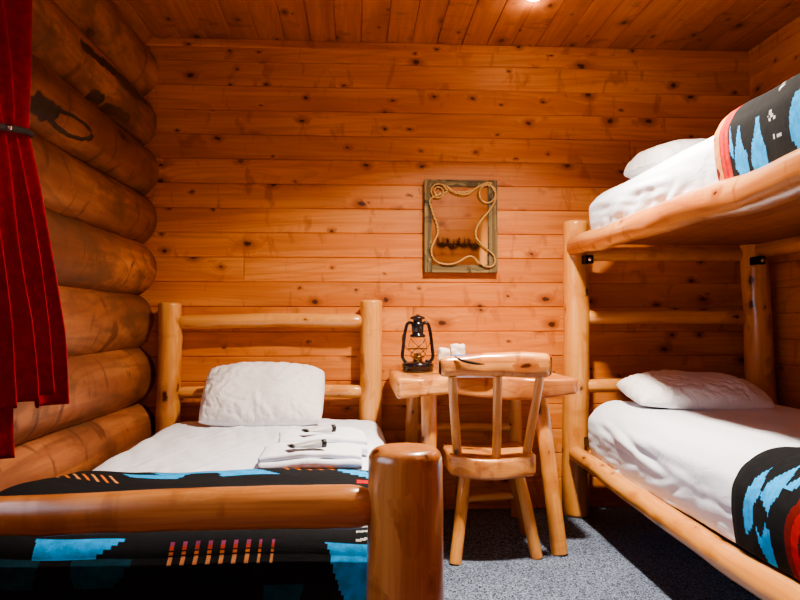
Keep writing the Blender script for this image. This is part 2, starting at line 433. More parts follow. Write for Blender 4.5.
for i in range(len(seams) - 1):
    z0, z1 = seams[i], seams[i + 1]; zc = (z0 + z1) / 2; pitch = z1 - z0
    r = pitch / 2 * 1.17
    cx = -1.055 - r + [0, .0, .012, .0, -.012, .006, .0, .01, -.008, .0, 0][i]
    so = Vector((i * 13.7, 3, 5)); off = Vector((i * 7.3, i * 3.1, i * 5.7))
    lim = math.asin(min(1, pitch / 2 / r)) * 1.25
    ny = 420 if 7 <= i <= 8 else 260; na = 64 if i in (7, 8) else 26; V, W, CH, F = [], [], [], []
    for a_ in range(ny + 1):
        y = YF - .02 + (YB + .02 - YF + .02) * a_ / ny
        for j in range(na + 1):
            ph = -lim + 2 * lim * j / na
            k = 1 + .045 * mn.noise(so + Vector((y * 1.1, math.sin(ph), math.cos(ph)))) + .02 * mn.noise(so + Vector((y * 7, 4 * math.sin(ph), 3))) + .008 * mn.noise(so + Vector((y * 20, 14 * math.sin(ph), 3)))
            R = r * k
            x = cx + R * math.cos(ph); z = zc + R * math.sin(ph) + .012 * mn.noise(so + Vector((y * .8, 0, 0)))
            c = 0
            for pl, w in strokes.get(i, ()):
                for q in range(len(pl) - 1):
                    dd = seg_dist((y, z, 0), (*pl[q], 0), (*pl[q + 1], 0))
                    c = max(c, 1 - dd / (w * 1.6)) if dd < w * 1.6 else c
            if c > 0: x -= .006 * c
            V.append((x, y, z)); W.append(Vector((y, x, z)) + off); CH.append(max(0, c))
    for a_ in range(ny):
        y = YF + (YB - YF) * (a_ + .5) / ny
        for j in range(na):
            p = V[a_ * (na + 1) + j]
            if WY0 < p[1] < WY1 and WZ0 < p[2] < WZ1: continue
            F.append((a_ * (na + 1) + j, (a_ + 1) * (na + 1) + j, (a_ + 1) * (na + 1) + j + 1, a_ * (na + 1) + j + 1))
    mb.add(V, F, W); chars += CH
wl = struct(mb.build('wall_left', M['log_pine']))
at = wl.data.attributes.new('char', 'FLOAT', 'POINT'); at.data.foreach_set('value', chars)

# window behind the curtain
win = bpy.data.objects.new('window_1', None); C.objects.link(win); win.location = (-1.1, 1.05, WZ0); struct(win)
fr = MB()
for lo, hi in (((-1.20, WY0 - .06, WZ0 - .06), (-1.02, WY0 + .02, WZ1 + .06)), ((-1.20, WY1 - .02, WZ0 - .06), (-1.02, WY1 + .06, WZ1 + .06)),
               ((-1.20, WY0, WZ0 - .06), (-1.02, WY1, WZ0 + .02)), ((-1.20, WY0, WZ1 - .02), (-1.02, WY1, WZ1 + .06)), ((-1.15, 1.03, WZ0), (-1.11, 1.07, WZ1))):
    fr.add(*box_geo(lo, hi, .004))
fr.build('window_frame', M['pine_honey'], win, smooth=False)
box('window_pane', win, (-1.135, WY0, WZ0), (-1.130, WY1, WZ1), M['pane'], r=.001)

# ------------------------------------------------------------------ soft things
def rpath(w, h, r, n):
    """arc-length path over a rounded top: side up, over, side down; returns (x, z<=0, s) samples; x in [-w/2,w/2]"""
    segs = []
    a = h - r; L = [a, PI / 2 * r, w - 2 * r, PI / 2 * r, a]; T = sum(L)
    for i in range(n + 1):
        s = T * i / n; q = s
        if q < L[0]: segs.append((-w / 2, -h + q, s)); continue
        q -= L[0]
        if q < L[1]: t = q / r; segs.append((-w / 2 + r - r * math.cos(t), -r + r * math.sin(t), s)); continue
        q -= L[1]
        if q < L[2]: segs.append((-w / 2 + r + q, 0, s)); continue
        q -= L[2]
        if q < L[3]: t = q / r; segs.append((w / 2 - r + r * math.sin(t), -r + r * math.cos(t), s)); continue
        q -= L[3]
        segs.append((w / 2, -r - q, s))
    return segs, T

def drape(name, label, cat, cx, w, top, hside, r, y_head, y_foot, mat, disp, ns=150, nt_=120, hang=0, rf=.08, colf=None, thick=.006, head_curve=None, group=None, hl=None):
    """cloth over a bed: across path wraps both sides, along path runs from the head edge to the foot, hanging by `hang` there"""
    sp, T = rpath(w, hside, r, ns)
    Ltop = y_head - y_foot - (rf if hang else 0)
    Lt = Ltop + (PI / 2 * rf + max(0, hang - rf) if hang else 0)
    V, F, S = [], [], []
    for j in range(nt_ + 1):
        t = Lt * j / nt_
        if t <= Ltop or not hang: y, dz = y_head - t, 0
        else:
            q = t - Ltop
            if q < PI / 2 * rf: a = q / rf; y = y_foot + rf - rf * math.sin(a); dz = rf - rf * math.cos(a)
            else: y = y_foot; dz = rf + q - PI / 2 * rf
        for (x, z, s) in sp:
            yy = y
            hc = head_curve(x, s, T) if head_curve else 0
            yy += hc * max(0, 1 - t / .25)
            zz = -math.hypot(z, dz) if (z and dz) else z - dz
            xx = x * (1 - .04 * min(1, dz / .2)) if hang else x
            p = Vector((cx + xx, yy, top + zz))
            nx = (x / (w / 2)) ** 9; nv = Vector((nx, -1 if dz > rf * .6 else 0, 1 if zz > -r * .7 else .15)).normalized()
            d = disp(p, s, t)
            if t < .03: d -= .004 * (1 - t / .03)
            V.append(p + nv * d); S.append((s, t))
    n = ns + 1
    col = []
    for j in range(nt_):
        for i in range(ns):
            F.append((j * n + i, j * n + i + 1, (j + 1) * n + i + 1, (j + 1) * n + i))
            if colf:
                a_, b_ = S[j * n + i], S[(j + 1) * n + i + 1]
                col.append(colf((a_[0] + b_[0]) / 2, (a_[1] + b_[1]) / 2, T, Lt))
    o = mesh(name, V, F, mat, col=col or None)
    md = o.modifiers.new('thickness', 'SOLIDIFY'); md.thickness = thick; md.offset = 1
    return tag(o, label, cat, group)

def rbox_geo(lo, hi, r, step=.03, disp=None):
    lo, hi = Vector(lo), Vector(hi); V, F, idx = [], [], {}
    cnt = [max(2, int(round((hi[i] - lo[i]) / step))) for i in range(3)]
    def vid(i, j, k):
        key = (i, j, k)
        if key in idx: return idx[key]
        p = Vector((lo[a] + (hi[a] - lo[a]) * q / cnt[a] for a, q in enumerate(key)))
        c = Vector((min(max(p[a], lo[a] + r), hi[a] - r) for a in range(3)))
        d = p - c
        if d.length > 1e-6:
            m_ = max(abs(x) for x in d); n = d.normalized(); p = c + n * r
        else: n = Vector((0, 0, 1))
        if disp: p = p + n * disp(p, n)
        idx[key] = len(V); V.append(p); return idx[key]
    for a in range(3):
        b, c = [(1, 2), (2, 0), (0, 1)][a]
        for side in (0, cnt[a]):
            for u in range(cnt[b]):
                for v in range(cnt[c]):
                    q = []
                    for du, dv in ((0, 0), (1, 0), (1, 1), (0, 1)):
                        k = [0, 0, 0]; k[a] = side; k[b] = u + du; k[c] = v + dv; q.append(vid(*k))
                    F.append(tuple(q if side else q[::-1]))
    return V, F

def pillow(name, label, loc, W, H, T, rot, seed, wr=.010, flat=.35, ex=.5, arch=0):
    so = Vector((seed * 3.3, seed * 1.7, 0)); n = 72; m_ = 56
    V, F = [], []
    R = Matrix.Rotation(rot[2], 3, 'Z') @ Matrix.Rotation(rot[0], 3, 'X') @ Matrix.Rotation(rot[1], 3, 'Y')
    for side in (1, -1):
        for j in range(m_ + 1):
            v = -1 + 2 * j / m_
            for i in range(n + 1):
                u = -1 + 2 * i / n
                uu = math.sin(u * PI / 2 * .999) * .35 + u * .65; vv = math.sin(v * PI / 2 * .999) * .35 + v * .65
                th = ((1 - abs(uu) ** 3.4) * (1 - abs(vv) ** 3.0)) ** ex if abs(uu) < 1 and abs(vv) < 1 else 0
                x = uu * W / 2 * (1 - .03 * abs(uu * vv) ** 3)
                y = vv * H / 2 * (1 - .03 * abs(uu * vv) ** 3)
                # creases running in from the seams and corners
                q1 = Vector((uu * 2.3, vv * 1.7, side)); w_ = mn.noise(so + q1) * 1.2
                f1 = abs(mn.noise(so + Vector((uu * 3.2 + w_, vv * 2.0 - uu * 1.2 + w_, 4 + side))))
                f2 = abs(mn.noise(so + Vector((uu * 7 + w_ * 2, vv * 3.0 + uu * 2, 9 + side))))
                rim = min(1, math.hypot(max(0, abs(uu) - .25), max(0, abs(vv) - .2)) * 1.6)
                cr = (math.exp(-f1 * 10) * .45 * (.3 + .7 * rim) + math.exp(-f2 * 7) * .45 * rim) * min(1, th * 2.2)
                y *= 1 - arch * abs(uu) ** 2.2; y -= arch * .12 * uu * H * (vv > 0) * vv
                lump = mn.noise(so + Vector((uu * 1.6, vv * 1.6, side * 2)))
                z = side * (T / 2 * th * (1 + .16 * lump)) - side * cr * wr * 1.5
                if side < 0: z *= flat
                ed = .006 * mn.noise(so + Vector((uu * 5, vv * 5, 0))) * (1 - min(1, th * 2))
                V.append(Vector(loc) + R @ Vector((x, y, z + ed)))
    N1 = n + 1; half = (m_ + 1) * N1
    for s in (0, 1):
        for j in range(m_):
            for i in range(n):
                q = [s * half + j * N1 + i, s * half + j * N1 + i + 1, s * half + (j + 1) * N1 + i + 1, s * half + (j + 1) * N1 + i]
                F.append(tuple(q if s == 0 else q[::-1]))
    o = mesh(name, V, F, M['pillow_white'])
    w = o.modifiers.new('weld', 'WELD'); w.merge_threshold = .0015
    sub = o.modifiers.new('sub', 'SUBSURF'); sub.levels = 1; sub.render_levels = 1
    return tag(o, label, 'pillow')

# blanket colours
BLK = (.006, .007, .009); BLU = (.012, .36, .82); TEAL = (.004, .05, .075); RED = (.42, .012, .010); ORG = (.62, .16, .02); TAN = (.60, .25, .09); WHT = (.5, .5, .48); DRD = (.16, .008, .006)
def q_(v, st): return math.floor(v / st) * st
def step_shape(a, b, a0, a1, b0, b1, slope, st=.012):
    """serrated parallelogram: across a in [a0,a1], edges slide along b in steps"""
    aa = q_(a, st); sh = (aa - a0) * slope
    return a0 <= a <= a1 and b0 + sh <= b <= b1 + sh

def poly(t, s, P, st=.011, amp=.010):
    s2 = q_(s, st) + st / 2
    t2 = t
    ins = False
    for i in range(len(P)):
        (t0, s0), (t1, s1) = P[i], P[i - 1]
        if (s0 > s2) != (s1 > s2) and t2 < (t1 - t0) * (s2 - s0) / (s1 - s0) + t0: ins = not ins
    return ins

# ------------------------------------------------------------------ left bed
bed = thing('log_bed', 'honey pine log single bed at left with thick round foot post', 'bed', (-.43, 2.6, 0))
def LB(n, *a, **k):
    return log(n, bed, *a, **k)
LB('head_post', (-.963, 3.672, 0), (-.966, 3.672, 1.10), .064, .058, seed=3, bumps=5, dome=.25)
LB('head_post', (.070, 3.672, 0), (.073, 3.672, 1.115), .063, .057, seed=5, bumps=5, dome=.25)
LB('head_rail', (-.92, 3.675, 1.004), (.03, 3.675, 1.008), .036, .037, seed=7, bumps=4, taper_end=.3)
LB('head_rail', (-.92, 3.675, .642), (.03, 3.675, .640), .030, .034, seed=8, bumps=4, taper_end=.3)
LB('foot_post', (.103, 1.5, 0), (.103, 1.5, .733), .087, .079, mat=M['pine_honey'], seed=9, wob=.02, dome=.32, ax=.001, nseg=40)
LB('foot_post', (-.95, 1.5, 0), (-.95, 1.5, .733), .084, .079, mat=M['pine_honey'], seed=10, wob=.02, dome=.32, ax=.001)
LB('foot_rail', (-.90, 1.5, .602), (.045, 1.5, .612), .038, .047, mat=M['pine_honey'], seed=12, wob=.04, taper_end=.45, bumps=5, dome=.5)
LB('foot_rail', (-.90, 1.5, .26), (.045, 1.5, .26), .038, .042, mat=M['pine_honey'], seed=13, wob=.04, taper_end=.45)
LB('side_rail', (.105, 1.56, .30), (.095, 3.63, .30), .04, .042, seed=14, bumps=3)
LB('side_rail', (-.965, 1.56, .30), (-.975, 3.63, .30), .04, .042, seed=15)
for i in range(6):
    box('slat', bed, (-.95, 1.72 + i * .34, .30), (.09, 1.80 + i * .34, .322), M['ply'], r=.003)
def wr1(p, n=None):
    return .006 * mn.noise(p * 3.1) + .003 * mn.noise(p * 8)
V, F = rbox_geo((-.935, 1.60, .324), (.115, 3.585, .492), .07, step=.04, disp=lambda p, n: wr1(p) * .5)
tag(mesh('mattress', V, F, M['white_sheet']), 'thick mattress of the single bed on the left under white bedding', 'mattress')

def sheet_disp_left(p, s, t):
    d = .010 + .010 * mn.noise(p * 2.2)
    # long pulled creases fanning from the foot side towards the pillow
    w = mn.noise(Vector((p.x * 9 + p.y * 2.5, p.y * 1.6 - p.x * 1.4, 3)))
    d += .013 * abs(w)
    w2 = mn.noise(Vector((p.x * 16 - p.y * 5, p.y * 5, 8)))
    d += .006 * abs(w2)
    e = min(1, abs(p.x + .41) / .5)
    d -= .010 * e ** 4
    return d
drape('bed_sheet', 'rumpled white sheet spread over the single bed on the left', 'sheet', -.41, 1.075, .497, .16, .075, 3.60, 2.2, M['white_sheet'], sheet_disp_left, ns=170, nt_=150)

def col_left(s, t, T, Lt):
    # s: left wall side -> desk side; top spans about .16 .. T-.16 ; X = s - T/2 - .41
    X = s - T / 2 - .41
    ta = t - .70                                   # hanging end starts near here
    # near the head edge
    if t < .22:
        if poly(t, X, [(.02, -.66), (.05, -.62), (.05, -.30), (.02, -.34)]) or poly(t, X, [(.05, -.74), (.09, -.70), (.12, -.55), (.055, -.53)]) or poly(t, X, [(.05, -.44), (.11, -.42), (.11, -.24), (.055, -.30)]): return BLU
        if .03 < t < .17 and X > -.06 and X < .30 and step_shape(t, X, .03, .17, -.08, .02, 1.2, .02): return BLU
        for k in range(7):
            xc = -.90 + k * .028
            if abs(X - xc - (t - .15) * .6) < .0045 and .10 < t < .19: return ORG if k % 2 else TAN
        for k in range(5):
            xc = -.235 + k * .036
            if abs(X - xc - (t - .01) * .5) < .005 and t < .04: return ORG
        if t > .17 and X > 0: return RED
        return BLK
    if t > .60:                                     # the hanging foot end
        u = t - .695
        if .0 < u < .05:
            k = q_(u, .010)
            if -.72 + .1 * k < X < -.545 - (k) * 1.3 + .02: return BLU
        if .05 <= u < .09:
            k = q_(u - .05, .010)
            if -.80 + k * .6 < X < -.70 - k * .2: return TEAL
            if -.63 + k * .5 < X < -.50 - k * 1.0: return TEAL
        for k in range(9):
            xc = -.415 + k * .0285
            if abs(X - xc) < .0036 and .012 < u < .060 and (u - .012) % .012 < .009: return [(.25, .05, .12), (.40, .05, .03), ORG, TAN][min(3, int((u - .012) / .012))]
        if u > .02:
            k = q_(u, .012)
            if -.075 + k * .45 < X < .05 + k * .2: return BLU
            if u > .09 and -.2 < X < -.11 - (k - .09) * .3: return TEAL
        if X > 0.0 and u <= .02:
            if abs(((t + X * .3) % .03) - .015) < .004 and X < .06: return WHT
            if .09 < X < .17: return BLU
        return BLK
    if X > .08 and .3 < t < .6: return BLU if (int(t / .07) % 2) else RED
    return BLK
def bl_left(p, s, t):
    d = .020 + .007 * mn.noise(p * 3) + .003 * mn.noise(p * 9)
    e = min(1, abs(p.x + .41) / .53)
    d -= .012 * e ** 4
    d += .055 * math.exp(-((p.x + .93) / .14) ** 2 - ((p.y - 1.95) / .28) ** 2)      # bunched against the log wall
    return d
drape('wool_blanket', 'dark patterned wool blanket over the foot of the single bed on the left', 'blanket', -.41, 1.10, .500, .15, .08, 2.335, 1.60, M['blanket'], bl_left, ns=420, nt_=260, hang=.19, rf=.075, colf=col_left, head_curve=lambda x, s, T: .015 * math.sin(x * 4) - .03 * (x > 9) + .30 * max(0, -x - .3), thick=.007)
pillow('pillow', 'plump white pillow leaning on the headboard of the single bed', (-.452, 3.455, .640), .59, .375, .22, (math.radians(46), 0, math.radians(-2)), 3, wr=.013, flat=.6, ex=.46, arch=.13)

# folded towels
def towel(label, lo, hi, rz, seed, zoff=0):
    lo, hi = Vector(lo), Vector(hi); c = (lo + hi) / 2; mb = MB(); so = Vector((seed, 0, 0))
    L3 = 3; th = (hi.z - lo.z) / L3
    # folded stack: an S-shaped strip seen from the side, rounded folds towards the camera
    path = []
    y0, y1 = lo.y, hi.y
    for k in range(L3):
        z = lo.z + th * (k + .5)
        ys = [y1, y0 + th * .5] if k % 2 == 0 else [y0 + th * .5, y1]
        if k: # fold arc from previous
            yc = path[-1][0]; sgn = -1 if k % 2 else 1; zc = z - th / 2
            for q in range(1, 6):
                a = -PI / 2 + PI * q / 6
                path.append((yc + sgn * th / 2 * math.cos(a), zc + th / 2 * math.sin(a)))
        for q in range(13):
            path.append((ys[0] + (ys[1] - ys[0]) * q / 12, z))
    nx = 40; rows = []
    for i in range(nx + 1):
        x = lo.x + (hi.x - lo.x) * i / nx
        row = []
        for (y, z) in path:
            dz = .013 * mn.noise(so + Vector((x * 7, y * 7, 0))) + .004 * mn.noise(so + Vector((x * 20, y * 10, z * 60)))
            dx = .004 * mn.noise(so + Vector((y * 15, z * 40, 7)))
            e = (i / nx * 2 - 1); dz -= .012 * abs(e) ** 8 * ((z - lo.z) / (hi.z - lo.z))
            row.append(Vector((x + dx - c.x, y - c.y, z + dz)))
        rows.append(row)
    Rm = Matrix.Rotation(rz, 3, 'Z')
    rows = [[Rm @ p + Vector((c.x, c.y, 0)) for p in r] for r in rows]
    V, F = loft(rows, closed=False, cap=False)
    o = mesh('folded_towel', V, F, M['towel'])
    md = o.modifiers.new('thickness', 'SOLIDIFY'); md.thickness = th * .86; md.offset = 0
    return tag(o, label, 'towel')
towel('white folded towel nearer the foot of the bed, beside the blanket edge', (-.325, 2.345, .509), (.015, 2.58, .562), math.radians(1), 11)
towel('white folded towel behind the nearer one, closer to the pillow', (-.295, 2.60, .509), (.03, 2.85, .572), math.radians(5), 22)
def tube_pack(label, c, L, rz, tilt, mat):
    """small flat toiletry tube with a crimped tail and a dark cap"""
    t = thing('toiletry_tube', label, 'toiletry tube', c)
    R = Matrix.Translation(Vector(c)) @ Matrix.Rotation(rz, 4, 'Z') @ Matrix.Rotation(tilt, 4, 'Y') 
    def ring(x, w, h, n=16): return [R @ Vector((x, 1.5 * w * math.cos(2 * PI * j / n), 1.5 * h * math.sin(2 * PI * j / n) + .016)) for j in range(n)]
    V, F = loft([ring(-L / 2, .016, .002), ring(-L / 2 + .01, .0155, .003), ring(0, .014, .008), ring(L / 2 - .02, .012, .0105), ring(L / 2 - .015, .007, .006)])
    mesh('tube_body', V, F, M[mat], t, wc=V)
    V, F = loft([ring(L / 2 - .016, .0095, .0095), ring(L / 2, .010, .010), ring(L / 2 + .001, .009, .009)])
    mesh('cap', V, F, M['cap_black'], t, wc=V)
    V, F = loft([ring(-L / 2 - .004, .017, .003), ring(-L / 2 + .008, .0165, .0045)])
    mesh('label_band', V, F, M['cap_black'], t, wc=V)
tube_pack('small grey tube with dark ends lying on the nearer towel', (-.165, 2.415, .566), .125, math.radians(24), 0, 'grey_plastic')
tube_pack('small grey tube with dark ends lying on the farther towel', (-.140, 2.69, .576), .125, math.radians(28), 0, 'clear_grey')

# ------------------------------------------------------------------ bunk bed at right
bunk = thing('log_bunk_bed', 'peeled pine log bunk bed standing along the right wall', 'bunk bed', (1.6, 2.5, 0))
def BB(n, *a, **k):
    return log(n, bunk, *a, **k)
BB('post', (1.135, 3.60, 0), (1.148, 3.60, 1.53), .070, .064, seed=31, bumps=8, dome=.3, wob=.04)
BB('post', (2.115, 3.53, 0), (2.065, 3.53, 1.53), .078, .064, seed=32, bumps=9, dome=.3, wob=.08)
BB('post', (1.135, 1.36, 0), (1.15, 1.36, 1.95), .070, .064, seed=33, bumps=6, dome=.3)
BB('post', (2.10, 1.36, 0), (2.09, 1.36, 1.95), .070, .064, seed=34, bumps=6, dome=.3)
BB('upper_side_rail', (1.135, 3.575, 1.395), (1.14, 1.40, 1.385), .050, .062, mat=M['slab'], seed=36, bumps=12, wob=.08, dome=.55, squash=(.9, 1), ax=.008)
BB('upper_side_rail', (2.085, 3.50, 1.375), (2.10, 1.40, 1.375), .045, .045, seed=37, bumps=4, dome=.4)
BB('lower_side_rail', (1.122, 3.545, .322), (1.122, 1.40, .272), .040, .046, seed=38, bumps=7, wob=.05, dome=.5, ax=.008)
BB('lower_side_rail', (2.10, 3.50, .32), (2.10, 1.40, .30), .042, .042, seed=39)
BB('head_rail', (1.18, 3.60, 1.352), (2.02, 3.56, 1.356), .036, .036, seed=41, bumps=3, wob=.06)
BB('head_rail', (1.18, 3.60, 1.022), (2.05, 3.56, 1.024), .035, .037, seed=42, bumps=6, taper_end=.25, wob=.05)
BB('head_rail', (1.18, 3.60, .665), (2.06, 3.56, .672), .035, .037, seed=43, bumps=5, taper_end=.25, wob=.05)
BB('head_rail', (1.18, 3.60, .30), (2.08, 3.56, .30), .035, .037, seed=44, taper_end=.25)
for z in (1.75, 1.352, 1.0, .66, .30):
    BB('foot_rail', (1.18, 1.36, z), (2.07, 1.36, z), .036, .036, seed=int(z * 100), taper_end=.25)
box('deck_panel', bunk, (1.165, 1.43, 1.40), (2.075, 3.53, 1.418), M['ply'], r=.002, along=1)
for i in range(7):
    box('slat', bunk, (1.17, 1.60 + i * .30, .30), (2.08, 1.68 + i * .30, .318), M['ply'], r=.002)
def bracket(x, y, z, top=False):
    o = box('bracket', bunk, (x - .021, y - .055, z - .020), (x + .021, y + .03, z + .022), M['steel_black'], r=.004)
    b_ = MB(); b_.add(*lathe_geo([(.001, 0), (.010, .001), (.011, .006), (.007, .010), (.001, .011)], (0, 0, 0), 12))
    V = [(x + .0 + v[0], y - .055 - v[2], z + v[1]) for v in b_.V]
    bo = mesh('bolt', V, b_.F, M['chrome'], None); bo.parent = o
    bo.matrix_parent_inverse = Matrix.Identity(4)
    return o
bracket(1.178, 3.53, 1.318); bracket(2.045, 3.47, 1.312); bracket(1.178, 3.50, .392); bracket(1.178, 3.53, .262)

V, F = rbox_geo((1.175, 1.47, .325), (2.04, 3.44, .60), .09, step=.04, disp=lambda p, n: wr1(p) * .6)
tag(mesh('mattress', V, F, M['white_sheet']), 'thick mattress on the lower bunk under white bedding', 'mattress')
V, F = rbox_geo((1.175, 1.47, 1.419), (2.04, 3.44, 1.635), .09, step=.04, disp=lambda p, n: wr1(p) * .6)
tag(mesh('mattress', V, F, M['white_sheet']), 'thick mattress on the upper bunk under white bedding', 'mattress')

def end_round(y, y1, r=.13):
    d = (y1 - y)
    if d > r: return 0
    q = 1 - max(0, d) / r
    return r * (1 - math.sqrt(max(0, 1 - q * q)))
def bunk_sheet(name, label, cx, w, top, hside, y1, y0, seed):
    """fitted sheet wrapped over the head end and both sides of a bunk mattress, with tucked creases"""
    sp, T = rpath(w, hside, .105, 150); rf = .10; so = Vector((seed, 0, 0))
    Ltop = y1 - y0 - rf; Lh = PI / 2 * rf + (hside - rf); n = 150; nt_ = 190
    V, F = [], []
    for j in range(nt_ + 1):
        t = (Ltop + Lh) * j / nt_; dz = 0
        if t <= Ltop: y = y0 + t
        else:
            q = t - Ltop
            if q < PI / 2 * rf: a = q / rf; y = y1 - rf + rf * math.sin(a); dz = rf * (1 - math.cos(a))
            else: y = y1; dz = rf + q - PI / 2 * rf
        for (x, z, s) in sp:
            zz = -max(math.hypot(z, dz) if (z > -hside * .6 and dz) else max(-z, dz), 0)
            zz = max(zz, -hside)
            # round the plan corners
            ey = y; ex = x
            rc = .12
            if y > y1 - rc and abs(x) > w / 2 - rc:
                a_, b_ = (y - (y1 - rc)) / rc, (abs(x) - (w / 2 - rc)) / rc
                m_ = max(a_, b_); l_ = math.hypot(a_, b_)
                k = m_ / l_ if l_ > 0 else 1
                ey = y1 - rc + a_ * k * rc; ex = math.copysign(w / 2 - rc + b_ * k * rc, x)
            side = min(1, max(0, (-z) / .08))
            # bulge of the side wall
            bul = .022 * math.sin(min(1, -z / hside) * PI) if z < 0 else 0
            cr = mn.noise(so + Vector((y * 7 + z * 9, z * 16, 2)))
            cr2 = mn.noise(so + Vector((y * 3 + 5 * z, z * 30, 5)))
            tuck = max(0, (-z - hside * .45) / (hside * .55))
            d = .006 + .009 * mn.noise(so + Vector((ex * 2.5, y * 2.5, 0))) * (1 - side) + side * (bul + .026 * abs(cr) * tuck - .010 * abs(cr2) * tuck) + .004 * mn.noise(so + Vector((ex * 7, y * 5, z * 9)))
            big = math.exp(-((y - 2.85) / .35) ** 2) * math.exp(-((z + .12) / .05) ** 2)
            d += .032 * big * mn.noise(so + Vector((y * 5 - z * 18, 3, z * 20)))
            nv = Vector((math.copysign(1, x) if z < 0 else 0, .6 if dz > .03 else 0, .25 if z < -.05 else 1)).normalized()
            V.append(Vector((cx + ex, ey, top + zz)) + nv * d)
    N1 = len(sp)
    for j in range(nt_):
        for i in range(N1 - 1):
            F.append((j * N1 + i, j * N1 + i + 1, (j + 1) * N1 + i + 1, (j + 1) * N1 + i))
    o = mesh(name, V, F, M['white_sheet'])
    md = o.modifiers.new('thickness', 'SOLIDIFY'); md.thickness = .003; md.offset = 1
    return tag(o, label, 'sheet')
bunk_sheet('bed_sheet', 'white sheet stretched over the lower bunk mattress', 1.600, .90, .606, .272, 3.455, 1.48, 4)
bunk_sheet('bed_sheet', 'white sheet stretched over the upper bunk mattress', 1.6075, .885, 1.642, .222, 3.455, 1.48, 14)

def col_low(s, t, T, Lt):
    s -= .03; t -= .024
    for P in ([(.05, .03), (.048, .09), (.062, .15), (.098, .205), (.102, .19), (.122, .145), (.100, .11), (.098, .055), (.080, .035), (.062, .02)],
              [(.122, .145), (.148, .19), (.182, .245), (.200, .20), (.206, .17), (.180, .13), (.172, .10), (.158, .12)],
              [(.112, .055), (.138, .03), (.160, .075), (.180, .06), (.182, .0), (.190, -.03), (.150, -.03), (.120, .01)],
              [(.206, .17), (.228, .21), (.262, .27), (.285, .24), (.262, .19), (.228, .16)],
              [(.50, .02), (.52, .14), (.56, .20), (.56, .0)]):
        if poly(t, s, P): return BLU
    if .225 < t < .50 and s < .30:
        r_ = (t - .365) / .125
        k = ((s - .05) / .15) ** 2 + r_ * r_
        if k < .10: return BLK
        if k < .22: return ORG
        if k < .30: return BLK
        if k < .62: return RED
        if k < 1.0: return DRD
    return BLK
def col_up(s, t, T, Lt):
    edge = .245 + .02 * math.sin(t * 60)
    if t < .042:
        if s < edge:
            return DRD if abs(((s + .03) % .12) - .06) < .020 - abs(t - .008) * 1.2 and s < .14 else TAN
        return BLK
    if t < .090:
        if s < edge + .014 * (int(t / .012) % 2):
            return RED if (int(t / .012) % 2) else (.55, .03, .02)
        return BLK
    for P in ([(.096, .08), (.099, .155), (.106, .14), (.110, .11), (.117, .09), (.108, .05)],
              [(.112, .03), (.122, .075), (.136, .10), (.146, .145), (.156, .14), (.160, .10), (.170, .07), (.182, .06), (.180, .0), (.130, .0)],
              [(.196, .03), (.206, .06), (.222, .09), (.238, .145), (.250, .14), (.258, .09), (.272, .045), (.270, .0), (.20, .0)],
              [(.385, .04), (.392, .10), (.410, .145), (.44, .165), (.50, .175), (.54, .15), (.56, .05), (.46, .0), (.42, .0)]):
        if poly(t, s, P): return BLU
    if .285 < t < .355 and .06 < s < .36:
        v = mn.noise(Vector((q_(s, .010) * 47, q_(t, .006) * 60, 3.3)))
        c_ = .318 + .012 * math.sin(s * 28)
        if abs(t - c_) < .020 and v > .16 and (s * 14) % 1 > .35: return WHT
        return BLK
    if .10 < t < .26 and .30 < s < .38 and (math.sin(s * 190) * math.sin(t * 170)) > .82: return ORG
    return BLK
def bl_bunk(p, s, t):
    zz = 0
    d = .022 + .006 * mn.noise(p * 3.4) + .003 * mn.noise(p * 9)
    d += .014 * math.sin(min(1, s / .24) * PI) 
    return d
drape('wool_blanket', 'dark wool blanket with blue stepped shapes over the lower bunk foot', 'blanket', 1.600, .92, .618, .275, .125, 2.03, 1.48, M['blanket'], bl_bunk, ns=300, nt_=170, colf=col_low, thick=.008, head_curve=lambda x, s, T: -.05 * min(1, max(0, (x + .44) / .12)))
drape('wool_blanket', 'dark wool blanket with red and orange bands over the upper bunk foot', 'blanket', 1.6075, .905, 1.664, .235, .10, 2.125, 1.48, M['blanket'], bl_bunk, ns=300, nt_=190, colf=col_up, thick=.008, head_curve=lambda x, s, T: -.02 * (x > 0))
pillow('pillow', 'rumpled white pillow lying on the lower bunk', (1.555, 3.18, .660), .61, .42, .20, (math.radians(8), math.radians(1), math.radians(-4)), 5, wr=.012, flat=.4, ex=.44, arch=.10)
pillow('pillow', 'white pillow on the upper bunk, half hidden by the mattress edge', (1.61, 3.14, 1.715), .62, .46, .24, (math.radians(4), math.radians(-1), math.radians(2)), 8, wr=.012, flat=.5, ex=.33, arch=.08)

